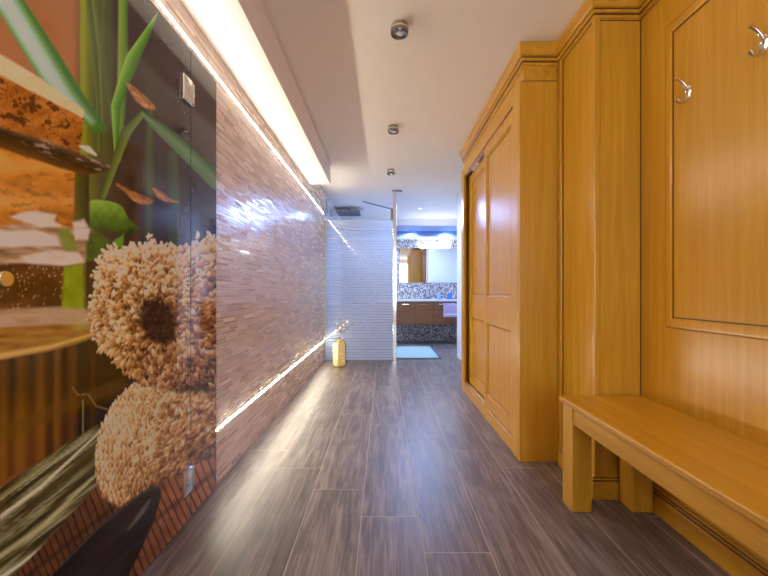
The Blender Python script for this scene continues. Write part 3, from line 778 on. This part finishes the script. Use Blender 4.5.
    for k in range(3300):
        x = rg.uniform(88, 224); y = rg.uniform(240, 388)
        if not inside(x, y, out): continue
        cx, cy = x-158, y-322
        r = math.hypot(cx/20, cy/24)
        if r < 1.0 and rg.random() < 0.8: continue
        if 186 < x and 316 < y < 342 and rg.random() < 0.8: continue
        br = 0.50+0.20*max(0, (300-y)/55)+0.10*max(0, (140-x)/45)-0.16*max(0, (y-345)/40)-0.10*max(0, (x-185)/35)
        if r < 1.5: br -= 0.30*(1.5-r)
        an = math.atan2(cy, cx)+rg.gauss(0, 0.7) if rg.random() < 0.75 else rg.uniform(0, 3.14)
        it.append((x, y, an, rg.uniform(2.6, 5.6), rg.uniform(1.2, 2.5), br+rg.uniform(-.28, .22)))
    rg.shuffle(it); 
    tufts(it, WOOL)
    put(poly(px+4*(fbm(px/3, py/6, 91, 2)-0.5), py+7*(fbm(px/2.5, py/7, 92, 2)-0.5), hole, 3.5)*0.8, srgb(38, 19, 11))
    edge = []
    for k in range(420):                                    # fluffy outline
        x, y = out[rg.randrange(len(out))]
        if x > 218: continue
        x += rg.gauss(0, 3.0); y += rg.gauss(0, 3.0)
        br = 0.56+0.22*max(0, (300-y)/55)-0.2*max(0, (y-350)/35)
        edge.append((x, y, math.atan2(y-318, x-158)+rg.gauss(0, .6), rg.uniform(2.4, 4.6), rg.uniform(1.1, 1.9), br+rg.uniform(-.15, .2)))
    tufts(edge, WOOL)
    # --- polished dark stone
    m = poly(px, py, [(36, 600), (60, 566), (90, 534), (120, 508), (142, 492), (156, 487), (161, 491), (160, 500), (154, 520), (140, 552), (122, 590), (110, 640), (10, 640)], 0.9, True)
    sd = (py-600)+1.0*(px-36)
    put(m, mixc(fbm(px/22, py/30, 95)*0.5+0.18*np.sin(sd/16), srgb(20, 15, 17), srgb(44, 36, 38), srgb(64, 52, 50)))
    m2, s_ = stroke(px, py, [(128, 530, .6), (142, 512, 2.2), (150, 500, .8)], 2); put(m*m2*0.55, srgb(150, 134, 132))
    m2, s_ = stroke(px, py, [(60, 567, .7), (100, 526, 1.0), (142, 493, .8), (156, 488, .6)], 1); put(m*m2*0.5, srgb(108, 94, 92))
    g = (0.94+0.12*fbm(px/1.5, py/1.5, 97, 2))[..., None]
    return np.clip(np.power(col, 1.14)*g*np.array([1.58, 1.78, 1.84]), 0, 0.94)

def mural_mat():
    t = NT('printed_glass')
    a = t.n('ShaderNodeVertexColor', layer_name='print')
    t.bsdf(a.outputs[0], 0.045, 0, 0.5)
    return t.m
M['mural'] = mural_mat()

def mural_pane(y0, y1, nz, parent, name='glass_pane', ny=None, k=1.0):
    z0, z1 = 0.012, 2.034
    u = np.linspace(1/y0, 1/y1, ny); ys = 1/u; zs = np.linspace(z0, z1, nz)
    Yg, Zg = np.meshgrid(ys, zs)
    c = paint(Yg, Zg)*k
    n0 = ny*nz
    co = np.stack([np.full(n0, GX), Yg.ravel(), Zg.ravel()], 1)
    i = (np.arange(nz-1)[:, None]*ny+np.arange(ny-1)[None]).ravel()
    quads = np.stack([i, i+1, i+1+ny, i+ny], 1)
    xb = GX-0.010
    bx = np.array([[x, y, z] for x in (xb, GX) for y in (y0, y1) for z in (z0, z1)])
    bq = np.array([[0, 1, 3, 2], [0, 4, 5, 1], [2, 3, 7, 6], [0, 2, 6, 4], [1, 5, 7, 3]])+n0
    V = np.concatenate([co, bx]); F = np.concatenate([quads, bq])
    me = bpy.data.meshes.new(name)
    me.vertices.add(len(V)); me.vertices.foreach_set('co', V.astype(np.float32).ravel())
    me.loops.add(F.size); me.loops.foreach_set('vertex_index', F.astype(np.int32).ravel())
    me.polygons.add(len(F)); me.polygons.foreach_set('loop_start', (np.arange(len(F))*4).astype(np.int32))
    me.update(calc_edges=True); me.validate()
    at = me.color_attributes.new('print', 'FLOAT_COLOR', 'POINT')
    cc = np.ones((len(V), 4), np.float32); cc[:n0, :3] = c.reshape(-1, 3); cc[n0:, :3] = (0.05, 0.06, 0.055)
    at.data.foreach_set('color', cc.ravel())
    me.materials.append(M['mural'])
    o = bpy.data.objects.new(name, me); COL.objects.link(o)
    if parent: o.parent = parent; o.matrix_parent_inverse = Matrix.Translation(-parent.location)
    return o
YS = 1.732
gd = empty('glass_door', (GX, YS, 0), 'large glass door printed with a photo of cork, bamboo and rolled fluffy sponges', 'glass door')
mural_pane(0.76, YS, 520, gd, ny=460)
# knob : short chrome stem with a flat polished face
kx, ky, kz = GX, 0.858, 1.016
MB().lathe([(0.013, 0.0), (0.013, 0.012), (0.009, 0.014), (0.009, 0.020)], (kx, ky, kz), 'X', 28).build('rosette', M['chrome'], gd, smooth=True)
MB().lathe([(0.010, 0.016), (0.0165, 0.018), (0.0170, 0.021), (0.0170, 0.028), (0.0160, 0.030), (0.0, 0.030)], (kx, ky, kz), 'X', 36).build('knob', M['chrome'], gd, smooth=True)
for hz in (1.840, 0.186):
    h = MB().box(GX-0.002, GX+0.012, YS-0.080, YS-0.004, hz-0.054, hz+0.054, 0.003)
    h.box(GX+0.0004, GX+0.012, YS+0.004, YS+0.014, hz-0.048, hz+0.048, 0.003)
    h.cyl((GX+0.010, YS, hz-0.042), (GX+0.010, YS, hz+0.042), 0.006, n=16)
    o = h.build('hinge', M['chrome'], gd, smooth=True)
    MB().box(GX+0.0121, GX+0.014, YS-0.055, YS-0.030, hz-0.020, hz+0.020, 0.001).build('hinge_cap', M['steel'], o)
sp = mural_pane(YS+0.005, 2.0, 520, None, 'glass_panel', ny=90)
tag(sp, 'narrow fixed printed glass panel between the glass door and the tiled wall', 'glass panel')
sp2 = mural_pane(0.08, 0.755, 200, None, 'glass_panel', ny=120)
tag(sp2, 'fixed printed glass panel on the knob side of the glass door', 'glass panel')

# ------------------------------------------------------------------ shower screen
e = empty('shower_screen', (-0.35, Y_SCR, 0), 'frosted glass shower screen with fine horizontal stripes and a tall chrome post', 'shower screen')
MB().box(LX+0.013, 0.125, Y_SCR-0.005, Y_SCR+0.005, 0.004, 2.0, 0.001).build('glass_panel', M['screen'], e)
b = MB(); b.box(0.128, 0.178, Y_SCR-0.02, Y_SCR+0.02, 0, CH, 0.004); b.box(0.1235, 0.130, Y_SCR-0.012, Y_SCR+0.012, 0, 2.0, 0.001)
b.build('post', M['chrome'], e)
MB().box(0.12, 0.26, Y_SCR-0.03, Y_SCR+0.03, CH-0.014, CH-0.0005, 0.002).build('ceiling_plate', M['grey'], e)
MB().box(0.095, 0.127, Y_SCR-0.012, Y_SCR+0.012, 2.0, 2.165, 0.003).build('bracket', M['grey'], e)
MB().cyl((0.112, Y_SCR, 2.158), (-0.335, 6.38, CH-0.004), 0.009).build('stabiliser_bar', M['grey'], e, smooth=True)

e = empty('rain_shower_head', (-0.6, 6.95, 2.33), 'flat grey rain shower head under the ceiling behind the frosted screen', 'shower head')
MB().box(-0.81, -0.41, 6.75, 7.15, 2.325, 2.345, 0.004).build('plate', M['grey'], e)
MB().cyl((-0.61, 6.95, 2.345), (-0.61, 6.95, CH), 0.012).build('arm', M['grey'], e, smooth=True)

# ------------------------------------------------------------------ vase with dried stems
vx, vy = -0.585, 5.27
e = tag(MB().lathe([(0.060, 0.0), (0.083, 0.008), (0.092, 0.03), (0.092, 0.285), (0.083, 0.315), (0.045, 0.338), (0.036, 0.350), (0.040, 0.362), (0.034, 0.362), (0.030, 0.345), (0.0, 0.338)],
        (vx, vy, 0), 'Z', 6, rot=0.42).build('vase', M['gold'], None), 'six-sided hammered gold vase on the floor in front of the frosted screen', 'vase')
for k in range(7):
    a = random.uniform(-0.5, 1.0); dx = [0.02, 0.07, 0.13, 0.18, -0.05, 0.10, -0.02][k]; hh = [0.62, 0.60, 0.585, 0.56, 0.55, 0.50, 0.50][k]
    p0 = Vector((vx+0.003*k-0.01, vy+0.004*k-0.012, 0.345)); p2 = Vector((vx+dx, vy+0.05*a, hh)); p1 = (p0+p2)/2+Vector((-0.25*dx, 0, 0.03))
    pts = [p0*(1-t)**2+p1*2*t*(1-t)+p2*t*t for t in [i/8 for i in range(9)]]
    b = MB().tube(pts, [0.002]*6+[0.003, 0.003, 0.002], 6)
    for j in range(9):
        c = pts[5+j % 4]+Vector((random.uniform(-.02, .02), random.uniform(-.02, .02), random.uniform(-.015, .02)))
        b.lathe([(0, -0.008), (0.005, -0.003), (0.006, 0.003), (0, 0.009)], c, 'Z', 6)
        b.tube([pts[5+j % 4], c], 0.0012, 5)
    tag(b.build('dried_stem', M['dry']), 'thin dried brown stem sticking out of the gold vase', 'dried flower', 'dried stems in the gold vase')

# ------------------------------------------------------------------ bathroom
e = empty('bath_mat', (0.5, 6.35, 0), 'light blue bath mat with a darker edge on the bathroom floor', 'bath mat')
MB().box(0.14, 0.83, 5.80, 7.03, 0.0, 0.012, 0.004).build('border', M['mat_edge'], e)
MB().box(0.165, 0.805, 5.825, 7.005, 0.006, 0.022, 0.007).build('pile', M['mat'], e)

v = empty('vanity_cabinet', (0.75, 7.65, 0.36), 'dark brown wood vanity with a row of fronts floating on the mosaic wall', 'vanity cabinet')
VX0 = -0.165; VP = 0.3445
MB().box(VX0, 1.76, 7.425, 7.8995, 0.37, 0.795).build('carcass', M['vanity'], v)
for k in range(5):
    xa = VX0+0.0+k*VP+0.05
    f = MB().box(xa+0.003, xa+VP-0.003, 7.40, 7.424, 0.365, 0.79, 0.003).build('front', M['vanity'], v)
    h = MB().box(xa+0.10, xa+0.235, 7.372, 7.384, 0.738, 0.752, 0.002)
    h.box(xa+0.11, xa+0.122, 7.38, 7.401, 0.738, 0.752); h.box(xa+0.213, xa+0.225, 7.38, 7.401, 0.738, 0.752)
    h.build('handle', M['chrome'], f, label='chrome bar handle')
tag(MB().box(VX0-0.02, 1.77, 7.385, 7.899, 0.797, 0.835, 0.004).build('worktop', M['counter']), 'white worktop running along the top of the brown vanity', 'worktop')
# towel over the handle of the right-hand front
b = bmesh.new()
prof = []
x0, x1 = 1.09, 1.36
nx = 14
rows = [(7.392, 0.60), (7.392, 0.70), (7.388, 0.757), (7.378, 0.764), (7.364, 0.757), (7.360, 0.70), (7.358, 0.60), (7.358, 0.53)]
rows = [(7.3975, 0.756), (7.388, 0.764), (7.374, 0.764), (7.364, 0.756), (7.360, 0.70), (7.357, 0.62), (7.357, 0.545), (7.357, 0.51)]
G = [[b.verts.new((x0+(x1-x0)*i/nx, y-0.006*abs(math.sin(i*1.35))*min(1, j/4), z)) for i in range(nx+1)] for j, (y, z) in enumerate(rows)]
for j in range(len(rows)-1):
    for i in range(nx): b.faces.new((G[j][i], G[j][i+1], G[j+1][i+1], G[j+1][i]))
bmesh.ops.recalc_face_normals(b, faces=b.faces)
bmesh.ops.solidify(b, geom=b.faces[:], thickness=0.006)
m = MB(); m._merge(b)
tw = m.build('towel', M['towel'], None, smooth=True); tag(tw, 'small lilac towel hanging from a vanity handle', 'towel')
MB().box(x0+0.004, x1-0.004, 7.347, 7.351, 0.545, 0.575, 0.001).build('woven_band', M['towelband'], tw, label='paler woven band')

def bottle(x, y, prof, mat, label, cat, capm=None):
    e = empty('toiletry_bottle', (x, y, 0.835), label, cat)
    MB().lathe(prof, (x, y, 0.835), 'Z', 20).build('body', mat, e, smooth=True)
    top = prof[-1][1]
    MB().lathe([(0.014, 0), (0.016, 0.004), (0.016, 0.022), (0.012, 0.026), (0, 0.026)], (x, y, 0.835+top), 'Z', 16).build('cap', capm or M['chrome'], e, smooth=True)
PB = lambda r, h: [(r*0.9, 0), (r, 0.006), (r, h*0.75), (r*0.8, h*0.87), (0.014, h*0.95), (0.014, h)]
bottle(1.05, 7.66, PB(0.045, 0.105), M['paleblue'], 'pale blue bottle left of the dark blue bottle on the worktop', 'bottle')
bottle(1.25, 7.62, PB(0.05, 0.12), M['clearblue'], 'dark blue bottle above the lilac towel on the worktop', 'bottle')
e = empty('basin_tap', (0.80, 7.72, 0.835), 'small dark tap at the back of the white worktop', 'tap')
MB().lathe([(0.03, 0), (0.03, 0.008), (0.018, 0.012), (0.018, 0.09), (0, 0.095)], (0.80, 7.72, 0.835), 'Z', 20).build('body', M['grey'], e, smooth=True)
MB().tube([(0.80, 7.72, 0.905), (0.80, 7.66, 0.915), (0.80, 7.60, 0.905), (0.80, 7.585, 0.885)], 0.011, 12).build('spout', M['grey'], e, smooth=True)
MB().box(0.793, 0.807, 7.70, 7.76, 0.93, 0.938, 0.002).build('lever', M['grey'], e)

e = empty('bathroom_mirror', (0.85, Y_BACK, 1.5), 'wide frameless mirror on the mosaic wall over the vanity', 'mirror')
MB().box(0.31, 1.60, Y_BACK-0.012, Y_BACK-0.001, 1.155, 1.84, 0.002).build('glass', M['mirror'], e)
MB().box(0.33, 1.58, Y_BACK-0.0009, Y_BACK-0.0001, 1.17, 1.82).build('backing', M['dark'], e)
e = empty('mirror_lamp', (1.0, Y_BACK, 1.86), 'bright white horizontal lamp above the bathroom mirror', 'wall lamp')
MB().box(0.74, 1.27, Y_BACK-0.035, Y_BACK-0.001, 1.845, 1.90, 0.003).build('housing', M['chrome'], e)
MB().cyl((0.72, Y_BACK-0.065, 1.868), (1.29, Y_BACK-0.065, 1.868), 0.030, n=20).build('tube', M['tube'], e, smooth=True, label='glowing white tube')
def downlight(x, y, z, label):
    e = empty('recessed_downlight', (x, y, z), label, 'ceiling light', 'cool white downlights in the bathroom')
    MB().lathe([(0.030, -0.004), (0.046, -0.008), (0.05, -0.004), (0.05, -0.0003), (0.030, -0.0003)], (x, y, z), 'Z', 28).build('ring', M['chrome'], e, smooth=True)
    MB().lathe([(0, -0.003), (0.030, -0.003), (0.030, -0.0005), (0, -0.0005)], (x, y, z), 'Z', 24).build('lens', M['lampb'], e, label='glowing lens')
downlight(0.636, 6.88, CH, 'bright cool white downlight on the bathroom ceiling')
downlight(0.575, 8.55, 2.29, 'small downlight at the left of the blue-lit niche over the mirror')
downlight(1.33, 8.55, 2.29, 'small downlight at the right of the blue-lit niche over the mirror')

# ------------------------------------------------------------------ lights (bathroom lamps, and added fill lights)
def spot(name, loc, watts, col, size=165, rad=0.04, blend=0.6):
    l = bpy.data.lights.new(name, 'SPOT'); l.energy = watts; l.color = col; l.spot_size = math.radians(size); l.spot_blend = blend
    l.shadow_soft_size = rad
    o = bpy.data.objects.new(name, l); COL.objects.link(o); o.location = loc; return o
def area(name, loc, rot, sx, sy, watts, col):
    l = bpy.data.lights.new(name, 'AREA'); l.shape = 'RECTANGLE'; l.size = sx; l.size_y = sy; l.energy = watts; l.color = col
    o = bpy.data.objects.new(name, l); COL.objects.link(o); o.location = loc; o.rotation_euler = rot; return o
WARM = (1.0, 0.86, 0.70)
area('added_window_fill', (0.76, YB+0.02, 1.35), (math.radians(90), 0, 0), 0.7, 1.7, 10, (0.66, 0.80, 1.0))  # fill light at the added window, out of view
spot('bathroom_spot_light', (0.636, 6.88, 2.40), 45, BLUE, 170)
bl = spot('added_blue_floor_wash', (0.5, 6.5, 2.36), 72, (0.28, 0.46, 1.0), 125, 0.35)  # added lamp without fixture, throws a blue wash on the corridor floor
bl.rotation_euler = (math.radians(-38), 0, 0)
spot('shower_fill_light', (-0.2, 6.9, 2.30), 28, BLUE, 170)  # blue light behind the frosted screen, no fixture modelled
for x in (0.575, 1.33): spot('niche_light', (x, 8.55, 2.27), 16, BLUE, 170)

w = bpy.data.worlds.new('World'); sc.world = w; w.use_nodes = True
w.node_tree.nodes['Background'].inputs[0].default_value = (0.05, 0.05, 0.055, 1)

# ------------------------------------------------------------------ camera
cam = bpy.data.cameras.new('Camera'); co = bpy.data.objects.new('Camera', cam); COL.objects.link(co)
co.location = (0, 0, 0.99); co.rotation_euler = (math.radians(90), 0, 0)
cam.sensor_width = 36; cam.lens = 400/768*36; cam.shift_y = 3/768; cam.clip_start = 0.02
sc.camera = co
vs = sc.view_settings
vs.view_transform = 'Standard'; vs.look = 'None'; vs.gamma = 1.0; vs.exposure = 1.2; vs.use_curve_mapping = False
sc.cycles.max_bounces = 10; sc.cycles.diffuse_bounces = 6; sc.cycles.glossy_bounces = 5
sc.cycles.use_denoising = True
sc.cycles.denoising_input_passes = 'RGB_ALBEDO_NORMAL'; sc.cycles.denoising_prefilter = 'ACCURATE'
sc.cycles.sample_clamp_indirect = 6.0
